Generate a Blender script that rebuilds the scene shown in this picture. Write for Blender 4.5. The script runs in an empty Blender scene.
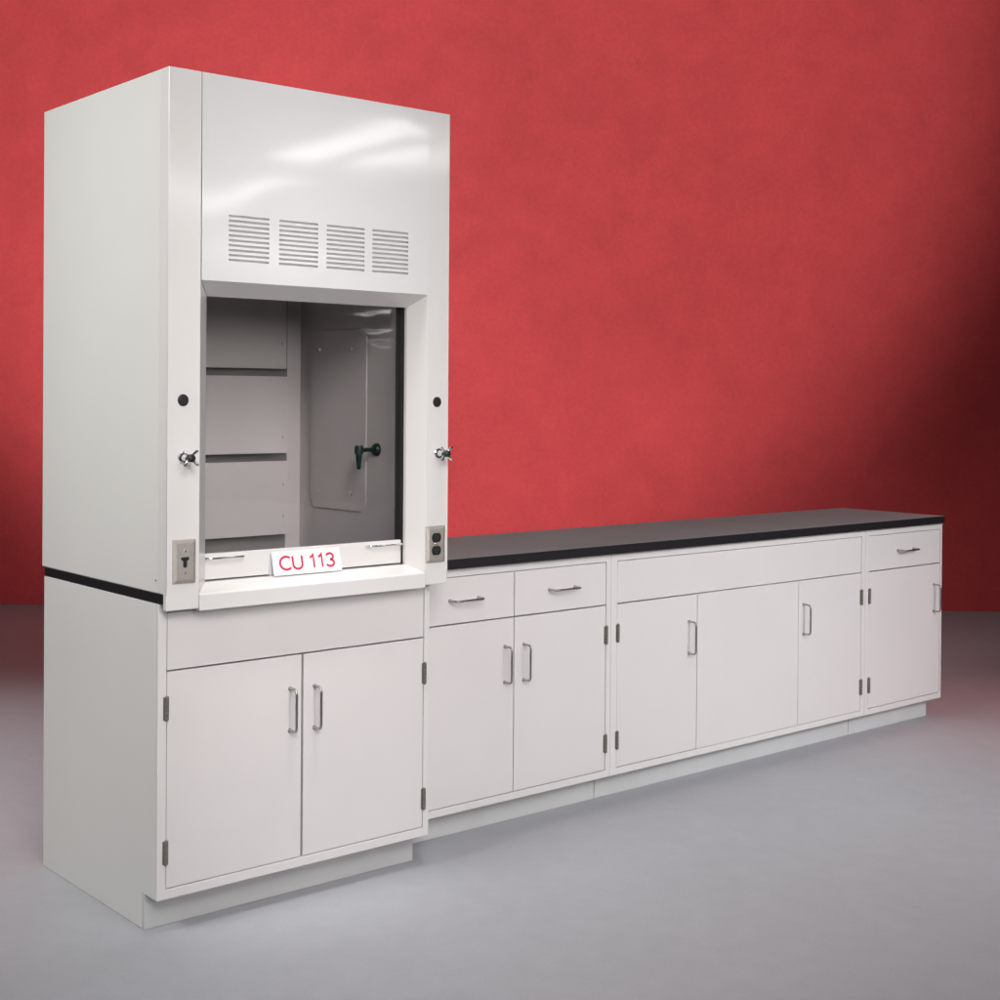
import bpy, bmesh, math
from mathutils import Vector, Matrix
S = bpy.context.scene
COL = S.collection

# ------------------------------------------------------------------ materials
def mat(name, col, rough=.5, metal=0, coat=0, bump=None, vary=None, spec=.5, coat_rough=.05):
    m = bpy.data.materials.new(name); m.use_nodes = True
    nt = m.node_tree; b = nt.nodes['Principled BSDF']
    b.inputs['Base Color'].default_value = (*col, 1)
    b.inputs['Roughness'].default_value = rough
    b.inputs['Metallic'].default_value = metal
    b.inputs['Coat Weight'].default_value = coat
    b.inputs['Coat Roughness'].default_value = coat_rough
    b.inputs['Specular IOR Level'].default_value = spec
    tc = nt.nodes.new('ShaderNodeTexCoord')
    if bump:
        prev = None
        for (sc, st, dist, det) in bump:
            n = nt.nodes.new('ShaderNodeTexNoise'); n.inputs['Scale'].default_value = sc
            n.inputs['Detail'].default_value = det
            nt.links.new(tc.outputs['Object'], n.inputs['Vector'])
            bp = nt.nodes.new('ShaderNodeBump'); bp.inputs['Strength'].default_value = st
            bp.inputs['Distance'].default_value = dist
            nt.links.new(n.outputs['Fac'], bp.inputs['Height'])
            if prev: nt.links.new(prev.outputs['Normal'], bp.inputs['Normal'])
            prev = bp
        nt.links.new(prev.outputs['Normal'], b.inputs['Normal'])
        if coat: nt.links.new(prev.outputs['Normal'], b.inputs['Coat Normal'])
    if vary:
        src = None
        for (sc, amt, det) in vary:
            n = nt.nodes.new('ShaderNodeTexNoise'); n.inputs['Scale'].default_value = sc
            n.inputs['Detail'].default_value = det; n.inputs['Roughness'].default_value = .6
            nt.links.new(tc.outputs['Object'], n.inputs['Vector'])
            mr = nt.nodes.new('ShaderNodeMapRange')
            mr.inputs['From Min'].default_value = .3; mr.inputs['From Max'].default_value = .7
            mr.inputs['To Min'].default_value = 1 - amt; mr.inputs['To Max'].default_value = 1 + amt
            nt.links.new(n.outputs['Fac'], mr.inputs['Value'])
            mx = nt.nodes.new('ShaderNodeVectorMath'); mx.operation = 'SCALE'
            if src: nt.links.new(src, mx.inputs[0])
            else: mx.inputs[0].default_value = col
            nt.links.new(mr.outputs['Result'], mx.inputs['Scale'])
            src = mx.outputs['Vector']
        nt.links.new(src, b.inputs['Base Color'])
    return m

ENAMEL = mat('white_enamel', (.74, .71, .695), .34, coat=.8, coat_rough=.1, bump=[(260, .05, .0006, 2), (5, .15, .004, 2)], vary=[(1.8, .015, 3)])
SIDE = mat('white_enamel_side', (.73, .72, .69), .36, coat=.4, coat_rough=.15, bump=[(260, .05, .0006, 2), (3, .12, .004, 2)], vary=[(1.6, .02, 3)])
FASCIA = mat('gloss_enamel', (.74, .73, .735), .3, coat=1, coat_rough=.08, bump=[(2.4, .34, .012, 1.5)])
DOOR = mat('door_enamel', (.73, .69, .685), .34, coat=.45, coat_rough=.12, bump=[(240, .06, .0006, 2), (3.5, .3, .006, 2)], vary=[(2.2, .02, 3)])
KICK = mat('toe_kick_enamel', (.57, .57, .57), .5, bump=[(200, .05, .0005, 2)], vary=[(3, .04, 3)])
LINER = mat('liner_grey', (.70, .66, .655), .42, bump=[(6, .15, .003, 2)], vary=[(3, .04, 3)])
SLOT_SHADE = mat('gap_shade_grey', (.25, .23, .235), .6, vary=[(4, .05, 2)])  # shade of the baffle slots and bottom gap, put into colour
EPOXY_SHEEN = mat('epoxy_top_sheen', (.24, .285, .285), .6, vary=[(90, .12, 4), (2, .06, 3)], bump=[(300, .06, .0004, 2)], spec=.12)  # grey holds the reflected light on the black top
EDGE = mat('epoxy_edge', (.012, .011, .013), .4, vary=[(60, .1, 3)])
DARK = mat('gasket_black', (.012, .011, .012), .55, vary=[(40, .1, 2)])
VOID = mat('reveal_dark', (.06, .055, .05), .8, vary=[(20, .1, 2)])
STEEL = mat('brushed_steel', (.52, .475, .43), .42, metal=.6, vary=[(120, .08, 3)], bump=[(400, .1, .0003, 2)])
WIRE = mat('satin_wire', (.42, .4, .38), .3, metal=1, vary=[(90, .06, 2)])
HINGE = mat('aged_hinge_steel', (.24, .22, .195), .4, metal=.6, vary=[(150, .2, 3)])
CHROME = mat('chrome', (.8, .8, .8), .1, metal=1, vary=[(50, .03, 2)])
GREEN = mat('green_black_plastic', (.006, .03, .024), .35, vary=[(60, .15, 2)])
PLUG = mat('black_plastic', (.01, .01, .01), .45, vary=[(60, .15, 2)])
PAPER = mat('white_card', (.86, .85, .87), .7, vary=[(30, .02, 2)])
INK = mat('red_ink', (.55, .02, .07), .6, vary=[(60, .06, 2)])
WALL = mat('red_wall', (.545, .058, .063), .75, vary=[(.9, .07, 4), (5, .07, 7), (40, .05, 4)], bump=[(12, .15, .01, 4), (90, .12, .002, 4)], spec=.2)
FLOOR = mat('grey_floor', (.42, .42, .445), .55, vary=[(1.1, .03, 4), (12, .035, 7), (160, .05, 3)], bump=[(20, .06, .004, 4), (300, .1, .0006, 2)], spec=.08)

GLASS = bpy.data.materials.new('sash_glass'); GLASS.use_nodes = True
nt = GLASS.node_tree; nt.nodes.remove(nt.nodes['Principled BSDF'])
tr = nt.nodes.new('ShaderNodeBsdfTransparent'); tr.inputs[0].default_value = (.96, .955, .955, 1)
gl = nt.nodes.new('ShaderNodeBsdfGlossy'); gl.inputs['Roughness'].default_value = .02
nz = nt.nodes.new('ShaderNodeTexNoise'); nz.inputs['Scale'].default_value = 3
bq = nt.nodes.new('ShaderNodeBump'); bq.inputs['Strength'].default_value = .15; bq.inputs['Distance'].default_value = .004
nt.links.new(nz.outputs['Fac'], bq.inputs['Height']); nt.links.new(bq.outputs['Normal'], gl.inputs['Normal'])
fr = nt.nodes.new('ShaderNodeFresnel'); fr.inputs['IOR'].default_value = 1.45
ms = nt.nodes.new('ShaderNodeMixShader')
nt.links.new(fr.outputs[0], ms.inputs[0]); nt.links.new(tr.outputs[0], ms.inputs[1]); nt.links.new(gl.outputs[0], ms.inputs[2])
nt.links.new(ms.outputs[0], nt.nodes['Material Output'].inputs['Surface'])

# ------------------------------------------------------------------ helpers
def box(bm, x0, x1, y0, y1, z0, z1):
    v = [bm.verts.new(p) for p in ((x0,y0,z0),(x1,y0,z0),(x1,y1,z0),(x0,y1,z0),(x0,y0,z1),(x1,y0,z1),(x1,y1,z1),(x0,y1,z1))]
    for f in ((0,3,2,1),(4,5,6,7),(0,1,5,4),(1,2,6,5),(2,3,7,6),(3,0,4,7)):
        bm.faces.new([v[i] for i in f])
    return bm
def BX(*a): return box(bmesh.new(), *a)
def prism(bm, pts, axis, a, b):
    """extrude closed 2D outline along an axis: 'x' -> pts (y,z); 'y' -> (x,z); 'z' -> (x,y)"""
    def P(p, t): return {'x': (t, p[0], p[1]), 'y': (p[0], t, p[1]), 'z': (p[0], p[1], t)}[axis]
    va = [bm.verts.new(P(p, a)) for p in pts]; vb = [bm.verts.new(P(p, b)) for p in pts]
    n = len(pts)
    bm.faces.new(va); bm.faces.new(vb[::-1])
    for i in range(n):
        bm.faces.new((va[i], vb[i], vb[(i+1) % n], va[(i+1) % n]))
    return bm
def hull(bm, A, B):
    """closed solid between two rings of equal length"""
    va = [bm.verts.new(p) for p in A]; vb = [bm.verts.new(p) for p in B]; n = len(A)
    bm.faces.new(va); bm.faces.new(vb[::-1])
    for i in range(n): bm.faces.new((va[i], vb[i], vb[(i+1) % n], va[(i+1) % n]))
    return bm
def tube(bm, pts, r, seg=10, cap=True):
    pts = [Vector(p) for p in pts]; rs = r if isinstance(r, (list, tuple)) else [r]*len(pts)
    rings = []; up = None
    for i, p in enumerate(pts):
        t = (pts[min(i+1, len(pts)-1)] - pts[max(i-1, 0)]).normalized()
        if up is None:
            up = Vector((0, 0, 1)) if abs(t.z) < .9 else Vector((1, 0, 0))
        s = t.cross(up).normalized(); up = s.cross(t).normalized()
        rings.append([bm.verts.new(p + (s*math.cos(2*math.pi*k/seg) + up*math.sin(2*math.pi*k/seg))*rs[i]) for k in range(seg)])
    for a, b in zip(rings, rings[1:]):
        for k in range(seg): bm.faces.new((a[k], a[(k+1) % seg], b[(k+1) % seg], b[k]))
    if cap: bm.faces.new(rings[0][::-1]); bm.faces.new(rings[-1])
    return bm
def disc(bm, x, z, y0, y1, r, seg=28, r1=None):
    """cylinder along -y from y0 (base) to y1 (front)"""
    return tube(bm, [(x, y0, z), (x, y1, z)], [r, r if r1 is None else r1], seg)
def mesh(name, bm, m, smooth=False, angle=35):
    bmesh.ops.recalc_face_normals(bm, faces=bm.faces[:])
    me = bpy.data.meshes.new(name); bm.to_mesh(me); bm.free()
    for x in (m if isinstance(m, (list, tuple)) else [m]): me.materials.append(x)
    if smooth:
        me.shade_smooth()
        try: me.set_sharp_from_angle(angle=math.radians(angle))
        except Exception: pass
    return me
def link(name, me, root=None, label=None, loc=None, rot=None, bevel=0, seg=2):
    o = bpy.data.objects.new(name, me); COL.objects.link(o)
    if root is not None:
        o.parent = root
        off = Vector((0, 0, 0)); p = root
        while p is not None: off += p.location; p = p.parent
        o.location = Vector(loc) - off if loc is not None else -off
    elif loc is not None: o.location = loc
    if rot: o.rotation_euler = rot
    if label: o['label'] = label
    if bevel:
        b = o.modifiers.new('bevel', 'BEVEL'); b.width = bevel; b.segments = seg; b.limit_method = 'ANGLE'; b.angle_limit = math.radians(30)
        b.harden_normals = False
    return o
def part(name, bm, m, root, bevel=0, smooth=False, label=None, seg=2):
    return link(name, mesh(name, bm, m, smooth), root, label, bevel=bevel, seg=seg)
def thing(name, label, cat, loc, group=None):
    o = bpy.data.objects.new(name, None); COL.objects.link(o); o.location = loc
    o.empty_display_size = .1; o['label'] = label; o['category'] = cat
    if group: o['group'] = group
    return o

# ------------------------------------------------------------------ shared small meshes
def handle_mesh(L, d=.037, r=.0039, name='handle'):
    h = L/2 - r; c = .013; pts = [(0, 0, -h)]
    for k in range(7):
        a = math.pi/2*k/6
        pts.append((0, -(d-c) - c*math.sin(a), -h + c - c*math.cos(a)))
    pts += [(p[0], p[1], -p[2]) for p in pts[::-1]]
    bm = tube(bmesh.new(), pts, r, 12)
    for s in (-1, 1): tube(bm, [(0, 0, s*h), (0, -.003, s*h)], [.006, .0055], 14)
    return mesh(name, bm, WIRE, True)
HANDLE = handle_mesh(.128)
def hinge_mesh():
    bm = bmesh.new()
    for i in range(5):
        z0 = -.031 + i*.0125
        tube(bm, [(0, -.0035, z0), (0, -.0035, z0+.0115)], .0058, 12)
    box(bm, -.0085, .0085, -.0018, .004, -.031, .031)
    for s in (-1, 1): tube(bm, [(0, -.0035, s*.031), (0, -.0035, s*.0345)], [.0045, .002], 10)
    return mesh('hinge', bm, HINGE, True)
HM = hinge_mesh()

# ------------------------------------------------------------------ base cabinets
G = .0022   # half of a reveal
def face_panel(root, name, x0, x1, z0, z1, y, label=None, m=None, g=G):
    return part(name, BX(x0+g, x1-g, y, y+.018, z0+g, z1-g), m or DOOR, root, bevel=.0014, label=label)
def add_handle(parent, x, z, y, horiz=False):
    link('handle', HANDLE, parent, loc=(x, y, z), rot=(0, math.pi/2, 0) if horiz else None)
def add_hinges(parent, x, zs, y):
    for z in zs: link('hinge', HM, parent, loc=(x, y, z))
def carcass(root, x0, x1, y, yb, zb, zt, openings, kick_l, kick_r, ky, left_side_floor=False):
    """face frame with openings, dark reveal behind, side panels, back, toe kick"""
    bm = bmesh.new()
    xs = sorted({x0, x1, *[o[0] for o in openings], *[o[1] for o in openings]})
    zs = sorted({zb, zt, *[o[2] for o in openings], *[o[3] for o in openings]})
    vd = {}
    def V(i, j):
        if (i, j) not in vd: vd[(i, j)] = bm.verts.new((xs[i], y-.0015, zs[j]))
        return vd[(i, j)]
    for i in range(len(xs)-1):
        for j in range(len(zs)-1):
            cx, cz = (xs[i]+xs[i+1])/2, (zs[j]+zs[j+1])/2
            if not any(o[0] < cx < o[1] and o[2] < cz < o[3] for o in openings):
                bm.faces.new((V(i, j), V(i+1, j), V(i+1, j+1), V(i, j+1)))
    r = bmesh.ops.extrude_face_region(bm, geom=bm.faces[:])
    bmesh.ops.translate(bm, verts=[g for g in r['geom'] if isinstance(g, bmesh.types.BMVert)], vec=(0, .0185, 0))
    part('face_frame', bm, ENAMEL, root, bevel=.0012)
    part('reveal', BX(x0+.003, x1-.003, y+.0195, y+.0225, zb+.004, zt-.004), VOID, root)
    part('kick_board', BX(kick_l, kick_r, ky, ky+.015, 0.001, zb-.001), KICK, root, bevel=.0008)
    if left_side_floor:
        pts = [(y+.0172, zb), (ky+.0155, zb), (ky+.0155, 0.001), (yb, 0.001), (yb, zt), (y+.0172, zt)]
        part('side_panel', prism(bmesh.new(), pts, 'x', x0, x0+.0175), SIDE, root, bevel=.0012)
    else:
        pts = [(y+.0235, zb), (ky+.016, zb), (ky+.016, 0.001), (yb, 0.001), (yb, zt), (y+.0235, zt)]
        part('side_panel', prism(bmesh.new(), pts, 'x', x0+.0005, x0+.0175), SIDE, root)
    pts = [(y+.0235, zb), (ky+.016, zb), (ky+.016, 0.001), (yb, 0.001), (yb, zt), (y+.0235, zt)]
    part('side_panel', prism(bmesh.new(), pts, 'x', x1-.0175, x1-.0005), SIDE, root)
    part('bottom_panel', BX(x0+.018, x1-.018, y+.0235, yb-.012, zb, zb+.015), ENAMEL, root)
    part('back_panel', BX(x0+.018, x1-.018, yb-.011, yb-.001, 0.001, zt-.001), ENAMEL, root)

GC = 'white steel base cabinets'
# --- cabinet beneath the hood
W0, ZB0, Y0, D0 = .909, .0975, 0., .7504
c0 = thing('base_cabinet', 'white two-door base cabinet directly under the tall fume hood', 'cabinet', (W0/2, .375, 0), GC)
carcass(c0, 0, W0, Y0, D0, ZB0, .8885, [(.025, .452, .124, .7076), (.452, .888, .124, .7076), (.025, .888, .7076, .866)], 0.0004, .904, .071, True)
face_panel(c0, 'blank_panel', .025, .888, .7076, .866, Y0, 'plain wide panel without a handle above both doors')
d = face_panel(c0, 'door', .025, .4505, .124, .7076, Y0); add_handle(d, .4095, .553, Y0); add_hinges(d, .0235, (.609, .223), Y0-.001)
d = face_panel(c0, 'door', .4535, .888, .124, .7076, Y0); add_handle(d, .492, .5505, Y0); add_hinges(d, .889, (.5985, .2125), Y0-.001)

# --- the low run
YR, YB, ZB, ZT = .1377, .66, .0923, .8885
KY = YR + .0634
c1 = thing('base_cabinet', 'white base cabinet with two drawers over two doors, next to the hood', 'cabinet', (1.37, .4, 0), GC)
carcass(c1, .9145, 1.8315, YR, YB, ZB, ZT, [(.939, 1.376, .1167, .7072), (1.376, 1.8097, .1167, .7072), (.939, 1.376, .7072, .8618), (1.376, 1.8097, .7072, .8618)], 0.9145, 1.8170, KY)
for (a, b, hx) in ((.939, 1.376, 1.157), (1.376, 1.8097, 1.594)):
    d = face_panel(c1, 'drawer', a, b, .7072, .8618, YR); add_handle(d, hx, .786, YR, True)
d = face_panel(c1, 'door', .939, 1.376, .1167, .7072, YR); add_handle(d, 1.334, .552, YR); add_hinges(d, .9405, (.601, .2135), YR-.001)
d = face_panel(c1, 'door', 1.376, 1.8097, .1167, .7072, YR); add_handle(d, 1.418, .5505, YR); add_hinges(d, 1.8085, (.601, .2135), YR-.001)

c2 = thing('base_cabinet', 'widest white base cabinet, a long blank panel above its two doors and fixed middle panel', 'cabinet', (2.6, .4, 0), GC)
carcass(c2, 1.8329, 3.3678, YR, YB, ZB, ZT, [(1.8642, 2.297, .1167, .7072), (2.297, 2.912, .1167, .7072), (2.912, 3.3419, .1167, .7072), (1.8642, 3.3419, .7072, .8618)], 1.8205, 3.3438, KY)
face_panel(c2, 'blank_panel', 1.8642, 3.3419, .7072, .8618, YR, 'long plain panel without handles under the worktop')
d = face_panel(c2, 'door', 1.8642, 2.297, .1167, .7072, YR); add_handle(d, 2.248, .546, YR); add_hinges(d, 1.867, (.602, .217), YR-.001)
face_panel(c2, 'fixed_panel', 2.297, 2.912, .1167, .7072, YR, 'plain middle panel without a handle', g=.0012)
d = face_panel(c2, 'door', 2.912, 3.3419, .1167, .7072, YR, g=.0015); add_handle(d, 2.943, .548, YR); add_hinges(d, 3.3405, (.603, .219), YR-.001)

c3 = thing('base_cabinet', 'narrow white base cabinet with one drawer over one door, at the far end', 'cabinet', (3.66, .4, 0), GC)
carcass(c3, 3.3692, 3.9572, YR, YB, ZB, ZT, [(3.3935, 3.9436, .1167, .7072), (3.3935, 3.9436, .7072, .8618)], 3.3472, 3.941, KY)
d = face_panel(c3, 'drawer', 3.3935, 3.9436, .7072, .8618, YR); add_handle(d, 3.668, .786, YR, True)
d = face_panel(c3, 'door', 3.3935, 3.9436, .1167, .7072, YR); add_handle(d, 3.892, .553, YR); add_hinges(d, 3.3975, (.603, .219), YR-.001)

# --- worktops
def worktop(label, x0, x1, y0, y1, z0, z1):
    bm = BX(x0, x1, y0, y1, z0, z1)
    bm.normal_update()
    for f in bm.faces: f.material_index = 0 if abs(f.normal.z) > .5 else 1
    me = mesh('worktop', bm, [EPOXY_SHEEN, EDGE])
    o = link('worktop', me, None, label, loc=(0, 0, 0), bevel=.002)
    for v in me.vertices: v.co -= Vector(((x0+x1)/2, (y0+y1)/2, z0))
    o.location = ((x0+x1)/2, (y0+y1)/2, z0); o['category'] = 'worktop'
    return o
worktop('long dark worktop lying over the three low cabinets', .9425, 3.944, YR-.0226, .6794, .8892, .9225)
worktop('thin black slab sandwiched between the fume hood and its cabinet', 0.0008, .9385, -.0262, .7504, .8892, .9175)

# ------------------------------------------------------------------ fume hood
HF, HT, X1, HD = -.0454, 2.308, .9405, .7688
hood = thing('fume_hood', 'tall white fume hood with a glass front, standing on the left cabinet', 'fume hood', (X1/2, .36, .918))
ZS = .9182
yb = .0146
# front posts (bevelled towards the opening), hanging over the worktop edge
def post(xa, xb, xc):
    bm = bmesh.new()
    lo = min(xa, xc); hi = max(xa, xc)
    prism(bm, [(xa, HF), (xb, HF), (xc, yb), (xc, .028), (xc + (.012 if xc > .5 else -.012), .028), (xc + (.012 if xc > .5 else -.012), yb+.003), ((xb+xa)/2, .0022), (xa, .0022)], 'z', ZS+.001, HT)
    box(bm, min(xa, xb), max(xa, xb), HF, -.0275, .8755, ZS+.001)
    bmesh.ops.remove_doubles(bm, verts=bm.verts[:], dist=1e-5)
    return bm
LP = part('front_post', post(0, .0955, .146), ENAMEL, hood, bevel=.0016)
RP = part('front_post', post(X1, .8575, .826), ENAMEL, hood, bevel=.0016)
# side panels, back and roof
part('side_panel', BX(.0012, .02, .0045, HD, ZS, HT), SIDE, hood, bevel=.001)
part('side_panel', BX(X1-.02, X1-.0012, .0045, HD, ZS, HT), SIDE, hood, bevel=.001)
part('back_panel', BX(.0205, X1-.0205, HD-.012, HD-.001, ZS, HT-.003), SIDE, hood)
part('roof_panel', BX(.0205, X1-.0205, .0045, HD-.0125, HT-.014, HT-.002), SIDE, hood)
# fascia: glossy sheet with 40 real slots, and the sloping soffit below it
FX0, FX1, FZ0, FZ1, FY = .0975, .8585, 1.753, HT-.001, HF-.0025
vents = [(.178, .304), (.336, .464), (.493, .624), (.652, .782)]
NS, VZ0, VZ1 = 10, 1.809, 1.934
pitch = (VZ1-VZ0)/(NS-.55); sh = pitch*.46
xs = [FX0]; [xs.extend(v) for v in vents]; xs.append(FX1)
zs = [FZ0]
for k in range(NS): zs += [VZ0+k*pitch, VZ0+k*pitch+sh]
zs.append(FZ1)
bm = bmesh.new(); vd = {}
def V(i, j):
    if (i, j) not in vd: vd[(i, j)] = bm.verts.new((xs[i], FY, zs[j]))
    return vd[(i, j)]
for i in range(len(xs)-1):
    for j in range(len(zs)-1):
        if i % 2 == 1 and j % 2 == 1: continue
        bm.faces.new((V(i, j), V(i+1, j), V(i+1, j+1), V(i, j+1)))
r = bmesh.ops.extrude_face_region(bm, geom=bm.faces[:])
bmesh.ops.translate(bm, verts=[g for g in r['geom'] if isinstance(g, bmesh.types.BMVert)], vec=(0, .0018, 0))
fas = part('fascia_panel', bm, FASCIA, hood)
for (a, b) in vents:
    bm = bmesh.new()
    for k in range(NS):
        z = VZ0+k*pitch
        prism(bm, [(FY+.0022, z+sh+.0006), (FY+.0035, z+sh+.0006), (FY+.0095, z-.0012), (FY+.0082, z-.0012)], 'x', a-.002, b+.002)
    part('vent', bm, ENAMEL, fas)
part('vent_backing', BX(.165, .797, FY+.0105, FY+.0125, 1.79, 1.95), VOID, hood)
sof = bmesh.new()
hull(sof, [(FX0, FY, FZ0-.0003), (FX0, FY+.003, FZ0-.0003), (.148, yb+.003, 1.7165), (.148, yb, 1.715)],
          [(FX1, FY, FZ0-.0003), (FX1, FY+.003, FZ0-.0003), (.824, yb+.003, 1.7165), (.824, yb, 1.715)])
part('soffit', sof, ENAMEL, hood)
part('header', BX(.1485, .8235, .0182, .034, 1.7168, 2.29), LINER, hood)
# sill (airfoil) with mitred ends
sil = bmesh.new()
SA = lambda xf, xb: [(xf, HF-.003, .868), (xf, HF-.003, .911), (xf, HF+.002, .9155), (xb, .0146, .9345), (xb, .035, .9345), (xb, .035, .9188), (xf, -.0275, .9188), (xf, -.0275, .868)]
hull(sil, SA(.0965, .1465), SA(.8555, .8255))
part('sill', sil, ENAMEL, hood, bevel=.0015)
# sash
sash_y = .0365
rail = part('sash_rail', BX(.147, .8255, sash_y, sash_y+.02, .9375, 1.0085), ENAMEL, hood, bevel=.0015)
for x0_, x1_ in ((.157, .27), (.695, .818)):
    h = mesh('handle', tube(bmesh.new(), [(x0_, 0, 0), (x0_, -.014, 0), (x0_+.003, -.02, 0), (x0_+.010, -.023, 0), (x1_-.010, -.023, 0), (x1_-.003, -.02, 0), (x1_, -.014, 0), (x1_, 0, 0)], .0026, 10), CHROME, True)
    link('handle', h, rail, loc=(0, sash_y, .9975))
part('sash_glass', BX(.137, .836, .0445, .049, 1.009, 1.78), GLASS, hood)
part('sash_track', BX(.8268, .838, .0285, .073, .9365, 1.80), DARK, hood)
part('sash_track', BX(.134, .1455, .0285, .073, .9365, 1.80), DARK, hood)
# liner (interior)
part('liner_wall', BX(.86, .868, .0655, .664, ZS, 2.24), LINER, hood)
part('liner_wall', BX(.8385, .8595, .0655, .069, ZS, 2.24), LINER, hood)
part('liner_wall', BX(.068, .076, .0655, .664, ZS, 2.24), LINER, hood)
part('liner_wall', BX(.0765, .1335, .0655, .069, ZS, 2.24), LINER, hood)
part('liner_back', BX(.068, .868, .6645, .672, ZS, 2.24), LINER, hood)
part('liner_ceiling', BX(.0765, .8595, .0695, .664, 2.225, 2.235), LINER, hood)
part('work_surface', BX(.0765, .8595, .0365, .664, ZS+.0005, ZS+.006), EDGE, hood)
for (za, zb_, dy) in ((.985, 1.2285, 0), (1.2545, 1.509, .006), (1.5345, 2.05, .012)):
    bf = part('baffle_panel', BX(.09, .7715, .598+dy, .602+dy, za, zb_), LINER, hood, bevel=.001)
    for z in {.985: (1.047, 1.153), 1.2545: (1.31,), 1.5345: (1.62, 1.9)}[za]:
        s = tube(bmesh.new(), [(.7575, .598+dy, z), (.7575, .5945+dy, z), (.7575, .5935+dy, z)], [.0065, .0058, .002], 14)
        part('screw', s, ENAMEL, bf, smooth=True)
part('slot_shade_backing', BX(.09, .8, .652, .656, 1.19, 2.05), SLOT_SHADE, hood)  # added sheet, its dark colour stands for shade inside the slots
part('baffle_gap_shade', BX(.0765, .788, .64, .6642, ZS+.0065, .990), SLOT_SHADE, hood)  # added dark box, stands for shade in the gap below the baffle
# access panel on the right inner wall
yA, yB_, zA, zB_ = .268, .592, 1.074, 1.662; c = .028
ap = part('access_panel', prism(bmesh.new(), [(yA+c, zA), (yB_-c, zA), (yB_, zA+c), (yB_, zB_-c), (yB_-c, zB_), (yA+c, zB_), (yA, zB_-c), (yA, zA+c)], 'x', .8545, .8598), LINER, hood, bevel=.0016)
for (yy, zz) in ((.53, 1.1285), (.345, 1.132), (.53, 1.60), (.345, 1.60)):
    part('screw', tube(bmesh.new(), [(.8545, yy, zz), (.8505, yy, zz), (.8485, yy, zz)], [.0075, .0068, .002], 14), CHROME, ap, smooth=True)
# spigot on the inner wall
sp = part('spigot', tube(bmesh.new(), [(.8598, .213, 1.277), (.852, .213, 1.277), (.846, .213, 1.277), (.8455, .213, 1.277), (.81, .213, 1.277), (.79, .213, 1.277)],
          [.021, .020, .015, .007, .007, .0075], 20), GREEN, hood, smooth=True)
tube_b = tube(bmesh.new(), [(.79, .213, 1.291), (.79, .213, 1.284), (.79, .213, 1.266), (.79, .213, 1.262), (.79, .213, 1.236), (.79, .213, 1.216)], [.012, .014, .014, .0105, .008, .0055], 16)
part('nozzle', tube_b, GREEN, sp, smooth=True)

# plugs on the posts
for (p, x, z) in ((LP, .0455, 1.4315), (RP, .8965, 1.4295)):
    bm = disc(bmesh.new(), x, z, HF, HF-.002, .0158); disc(bm, x, z, HF-.002, HF-.0042, .0125, r1=.011)
    part('hole_plug', bm, PLUG, p, smooth=True)
# service valve handles
def valve(p, x, z, rot, cap):
    bm = disc(bmesh.new(), x, z, HF, HF-.004, .0165, r1=.0145)
    tube(bm, [(x, HF-.004, z), (x, HF-.012, z), (x, HF-.020, z), (x, HF-.042, z)], [.0105, .0085, .0065, .0075], 18)
    v = part('valve', bm, CHROME, p, smooth=True)
    bm = bmesh.new()
    for k in range(4):
        a = rot + k*math.pi/2
        dx, dz = math.cos(a), math.sin(a)
        tube(bm, [(x+dx*.004, HF-.036, z+dz*.004), (x+dx*.014, HF-.038, z+dz*.014), (x+dx*.026, HF-.043, z+dz*.026), (x+dx*.029, HF-.044, z+dz*.029)], [.0044, .0036, .0042, .002], 10)
    part('valve_handle', bm, CHROME, v, smooth=True)
    part('index_button', disc(disc(bmesh.new(), x, z, HF-.030, HF-.048, .0105), x, z, HF-.048, HF-.050, .010, r1=.007), cap, v, smooth=True)
    bm = bmesh.new()
    tube(bm, [(x, HF-.0042, z), (x, HF-.0075, z)], [.0108, .0098], 24)
    part('valve_collar', bm, PLUG, v, smooth=True)
valve(LP, .0475, 1.279, .82, PLUG)
valve(RP, .9035, 1.2735, .82, GREEN)
# switch plates
def make_plate(p, name, x0, x1, z0, z1):
    y0 = HF-.0003; y1 = HF-.0058; y2 = HF-.0075; c = .0095
    R = lambda y, c: [(x0+c, y, z0+c), (x1-c, y, z0+c), (x1-c, y, z1-c), (x0+c, y, z1-c)]
    bm = bmesh.new(); rs = [[bm.verts.new(q) for q in r_] for r_ in (R(y0, 0), R(y0-.003, .0004), R(y2, c))]
    for a, b in zip(rs, rs[1:]):
        for i in range(4): bm.faces.new((a[i], a[(i+1) % 4], b[(i+1) % 4], b[i]))
    bm.faces.new(rs[0][::-1]); bm.faces.new(rs[-1])
    return part(name, bm, STEEL, p), y2
sp1, py = make_plate(LP, 'switch_plate', .0165, .084, .9455, 1.0625)
x = .0502; z = 1.004
bm = prism(bmesh.new(), [(x-.011, z+.012), (x-.012, z+.006), (x-.0055, z+.001), (x-.0055, z-.013), (x-.003, z-.016), (x+.003, z-.016), (x+.0055, z-.013), (x+.0055, z+.001), (x+.012, z+.006), (x+.011, z+.012)], 'y', py-.0012, py+.001)
part('key_slot', bm, PLUG, sp1)
for zz in (z+.028, z-.03):
    part('screw', disc(bmesh.new(), x, zz, py, py-.0022, .0042, 16, r1=.003), CHROME, sp1, smooth=True)
sp2, py = make_plate(RP, 'outlet_plate', .8565, .929, .9415, 1.0535)
x = .892; z = .9985
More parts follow.
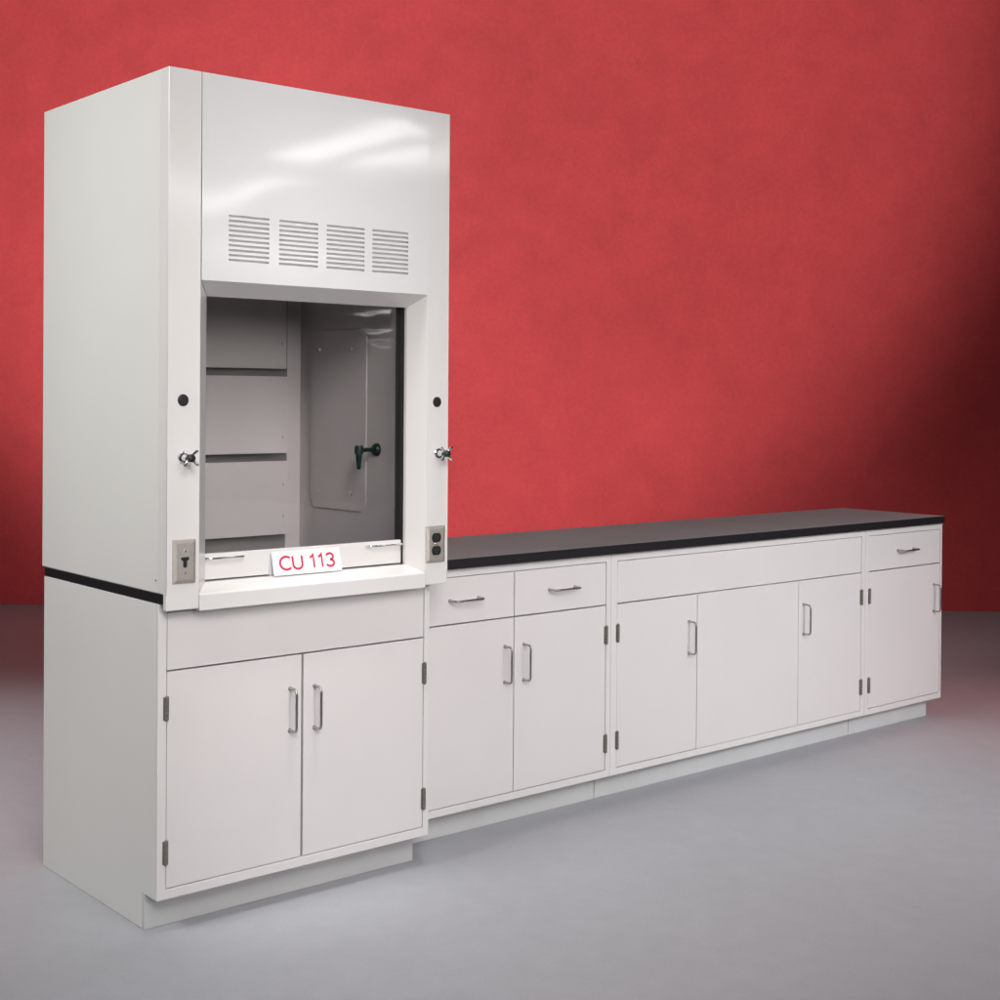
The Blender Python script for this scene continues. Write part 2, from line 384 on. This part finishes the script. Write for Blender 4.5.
for s in (1, -1):
    ro = part('socket', prism(bmesh.new(), [(x+.0168*math.cos(t), z+s*.0195+max(-.0138, min(.0138, .0168*math.sin(t)))) for t in [2*math.pi*k/36 for k in range(36)]], 'y', py-.0028, py+.001), PLUG, sp2)
    bm = bmesh.new()
    for (dx, w, hgt, dz) in ((-.0062, .0014, .004, .003), (.0062, .0014, .0034, .003), (0, .0022, .0022, -.006)):
        box(bm, x+dx-w, x+dx+w, py-.0031, py-.0022, z+s*.0195+dz-hgt, z+s*.0195+dz+hgt)
    part('slot', bm, VOID, ro)
part('screw', disc(bmesh.new(), x, z, py, py-.0024, .0042, 16, r1=.003), CHROME, sp2, smooth=True)
# screw low on the left side, next to the post
part('screw', tube(bmesh.new(), [(.0012, .016, .951), (-.0008, .016, .951)], [.003, .002], 12), HINGE, hood, smooth=True)

# ------------------------------------------------------------------ folded card
cx0, cx1 = .360, .590
A = Vector((cx0, .0065, .9355)); lean = math.atan2(.021, .0765)
card = thing('sign_card', 'small folded white card with red lettering leaning on the hood sill', 'sign', ((cx0+cx1)/2, .004, .9372))
t = .0006; H = .068
n = Vector((0, -math.cos(lean), math.sin(lean))); u = Vector((0, math.sin(lean), math.cos(lean)))
bm = bmesh.new()
hull(bm, [(cx0, *(A + n*t)[1:]), (cx0, *A[1:]), (cx0, *(A+u*H)[1:]), (cx0, *(A+u*H+n*t)[1:])], [(cx1, *(A + n*t)[1:]), (cx1, *A[1:]), (cx1, *(A+u*H)[1:]), (cx1, *(A+u*H+n*t)[1:])])
T = A + u*H
hull(bm, [(cx0, T.y+.0001, T.z), (cx0, T.y+.0008, T.z), (cx0, .0356, .9355), (cx0, .0349, .9355)], [(cx1, T.y+.0001, T.z), (cx1, T.y+.0008, T.z), (cx1, .0356, .9355), (cx1, .0349, .9355)])
part('card', bm, PAPER, card)
def arc(cx, cy, rx, ry, a0, a1, n=22):
    return [(cx+rx*math.cos(math.radians(a0+(a1-a0)*i/n)), cy+ry*math.sin(math.radians(a0+(a1-a0)*i/n))) for i in range(n+1)]
GLY = {  # strokes on a unit-high glyph
 'C': (.72, [arc(.46, .5, .42, .46, 48, 312)]),
 'U': (.74, [[(.06, .96)] + arc(.37, .34, .31, .30, 180, 360) + [(.68, .96)]]),
 '1': (.44, [[(.06, .76), (.20, .84), (.30, .97), (.30, .02)]]),
 '3': (.60, [arc(.29, .735, .24, .225, 160, -90), arc(.28, .275, .27, .235, 90, -158)]),
}
def stroke(bm, pts, w, place):
    q = [Vector(p) for p in pts]; L = []; Rr = []
    for i, p in enumerate(q):
        if i == 0: d = (q[1]-p).normalized(); k = 1
        elif i == len(q)-1: d = (p-q[-2]).normalized(); k = 1
        else:
            d1, d2 = (p-q[i-1]).normalized(), (q[i+1]-p).normalized(); d = (d1+d2).normalized(); k = min(1/max(d.dot(d1), .45), 2)
        nn = Vector((-d.y, d.x))*w/2*k
        L.append(p+nn); Rr.append(p-nn)
    va = [bm.verts.new(place(v)) for v in L]; vb = [bm.verts.new(place(v)) for v in Rr]
    for i in range(len(va)-1): bm.faces.new((va[i], va[i+1], vb[i+1], vb[i]))
Hc = .0405; adv = 0; items = []
for ch in 'CU 113':
    if ch == ' ': adv += .30; continue
    items.append((ch, adv)); adv += GLY[ch][0] + .13
Wt = adv-.13; sxx = .186/Wt
ctr = A + u*(H*.5) + n*(t+.0005)
for ch, x0_ in items:
    bm = bmesh.new()
    for st in GLY[ch][1]:
        stroke(bm, [(p[0]*sxx/Hc, p[1]) for p in st], .165,
               lambda v: Vector(((cx0+cx1)/2 - .093 + x0_*sxx + v[0]*Hc, *(ctr + u*((v[1]-.5)*Hc))[1:])))
    bmesh.ops.remove_doubles(bm, verts=bm.verts[:], dist=1e-6)
    part('letter', bm, INK, card)

# ------------------------------------------------------------------ camera
CAM = dict(cx=-1.7365, cy=-3.4258, cz=1.4452, yaw=.7065, pitch=-.0082, roll=.0073, f=1408.04, sx=-.18, sy=-91.13)
fw = Vector((math.sin(CAM['yaw'])*math.cos(CAM['pitch']), math.cos(CAM['yaw'])*math.cos(CAM['pitch']), math.sin(CAM['pitch'])))
rt = Vector((math.cos(CAM['yaw']), -math.sin(CAM['yaw']), 0)); up = rt.cross(fw)
c_, s_ = math.cos(CAM['roll']), math.sin(CAM['roll'])
rt, up = rt*c_ + up*s_, up*c_ - rt*s_
cd = bpy.data.cameras.new('camera'); co = bpy.data.objects.new('camera', cd); COL.objects.link(co)
M = Matrix((( rt.x, up.x, -fw.x, CAM['cx']), (rt.y, up.y, -fw.y, CAM['cy']), (rt.z, up.z, -fw.z, CAM['cz']), (0, 0, 0, 1)))
co.matrix_world = M
cd.sensor_fit = 'HORIZONTAL'; cd.sensor_width = 36; cd.lens = CAM['f']/1000*36
cd.shift_x = -CAM['sx']/1000; cd.shift_y = CAM['sy']/1000; cd.clip_end = 200
S.camera = co

# ------------------------------------------------------------------ floor and wall, square to the view
DW = 9.65
vy = Vector((math.sin(CAM['yaw']), math.cos(CAM['yaw']), 0)); vx = Vector((vy.y, -vy.x, 0))
P0 = Vector((CAM['cx'], CAM['cy'], 0))
def W(a, b, z=0): p = P0 + vx*a + vy*b; return (p.x, p.y, z)
bm = bmesh.new()
bm.faces.new([bm.verts.new(W(*q)) for q in ((-14, -8), (14, -8), (14, DW), (-14, DW))])
fl = link('floor', mesh('floor', bm, FLOOR)); fl['kind'] = 'structure'; fl['label'] = 'smooth grey floor in front of the red wall'
bm = bmesh.new()
hull(bm, [W(-14, DW, -.05), W(14, DW, -.05), W(14, DW, 9), W(-14, DW, 9)], [W(-14, DW+.15, -.05), W(14, DW+.15, -.05), W(14, DW+.15, 9), W(-14, DW+.15, 9)])
wl = link('wall', mesh('wall', bm, WALL)); wl['kind'] = 'structure'; wl['label'] = 'mottled red wall behind the furniture'

# ------------------------------------------------------------------ lights
def area(name, loc, target, sx, sy, power, col=(1, 1, 1), spread=180):
    l = bpy.data.lights.new(name, 'AREA'); l.shape = 'RECTANGLE'; l.size = sx; l.size_y = sy; l.energy = power; l.color = col
    l.spread = math.radians(spread)
    o = bpy.data.objects.new(name, l); COL.objects.link(o); o.location = loc
    d = (Vector(target) - Vector(loc)).normalized()
    o.rotation_euler = d.to_track_quat('-Z', 'Y').to_euler(); return o
def spot(name, loc, target, power, ang, blend, col=(1, 1, 1), rad=.3):
    l = bpy.data.lights.new(name, 'SPOT'); l.energy = power; l.spot_size = math.radians(ang); l.spot_blend = blend; l.color = col
    l.shadow_soft_size = rad
    o = bpy.data.objects.new(name, l); COL.objects.link(o); o.location = loc
    d = (Vector(target) - Vector(loc)).normalized()
    o.rotation_euler = d.to_track_quat('-Z', 'Y').to_euler(); return o
# wall wash
def wall_spot(name, a, z, rad, power, dist=4.2, blend=.8, dz=0, col=(1, .97, .95)):
    ang = 2*math.degrees(math.atan(rad/dist))
    return spot(name, W(a, DW-dist, z+dz), W(a, DW, z), power, ang, blend, col)
spot('wall_spot', W(-1.3, DW-8.2, 4.7), W(-.82, DW, 4.42), 2450, 61, .36, (1, .97, .95))
wall_spot('wall_spot_low', -1.9, 2.4, 2.1, 90, dz=1.4)
# ceiling strips whose reflections streak the fascia
for xx in (3.8, 4.62):
    for y0_ in (-4.0, -7.0):
        o = area('ceiling_strip', (xx, y0_-.85, 3.2), (xx, y0_-.85, 0), .46, 1.75, 23, (1, .99, .98), 180)
        o.rotation_euler = (0, 0, 0)
for (xx, yy) in ((6.9, -11.6), (7.9, -11.9), (20.3, -27), (26, -35), (15.6, -20.6)):
    o = area('ceiling_strip', (xx, yy, 3.2), (xx, yy, 0), .5, 1.75, 16, (1, .99, .98), 180)
    o.rotation_euler = (0, 0, 0)
# soft keys
area('hood_key', (-1.6, -4.4, 3.9), (.45, 0, 1.25), 2.1, 2.1, 19.5, (1, .975, .96), 52)
area('front_key', (.1, -5.6, 2.35), (.5, 0, 1.35), 1.2, 1.2, 5.2, (1, .975, .96), 38)
area('run_key', (1.7, -3.6, 4.0), (2.5, .1, .45), 2.4, 1.2, 2.5, (1, .98, .985), 65)
area('run_key_far', (2.2, -4.5, 2.5), (3.15, .1, .45), 1.6, 1.2, 16, (.99, .985, 1), 52)
area('side_key', (-3.7, .1, 4.3), (0, .4, 1.75), 1.6, 1.6, 19, (1, 1, .985), 50)

spot('sill_spot', (.35, -1.1, 4.7), (.47, -.03, .93), 300, 14, .9, (.98, .99, 1), .25)  # added unseen lamp, brightens the sill top
area('floor_top', (-.2, -2.2, 5.0), (-.2, -2.0, 0), 2.5, 2.5, 16, (.97, .98, 1), 75)
spot('floor_back', (-.3, 2.3, 5), (-.3, 2.3, 0), 400, 46, 1, (.97, .98, 1))  # added unseen lamp, brightens the floor behind the hood
spot('red_floor_spot', W(2.6, 6.0, 4.5), W(2.45, 6.3, 0), 110, 34, 1, (1, .12, .14))  # added unseen lamp, makes the red glow on the right floor
# world: a little ambient light
w = bpy.data.worlds.new('World'); S.world = w; w.use_nodes = True
bg = w.node_tree.nodes['Background']; bg.inputs[0].default_value = (.9, .95, 1, 1); bg.inputs[1].default_value = .014
S.view_settings.view_transform = 'Standard'; S.view_settings.look = 'None'; S.view_settings.exposure = 0; S.view_settings.gamma = 1
S.view_settings.use_curve_mapping = False
S.render.engine = 'CYCLES'
S.cycles.max_bounces = 8; S.cycles.transparent_max_bounces = 12
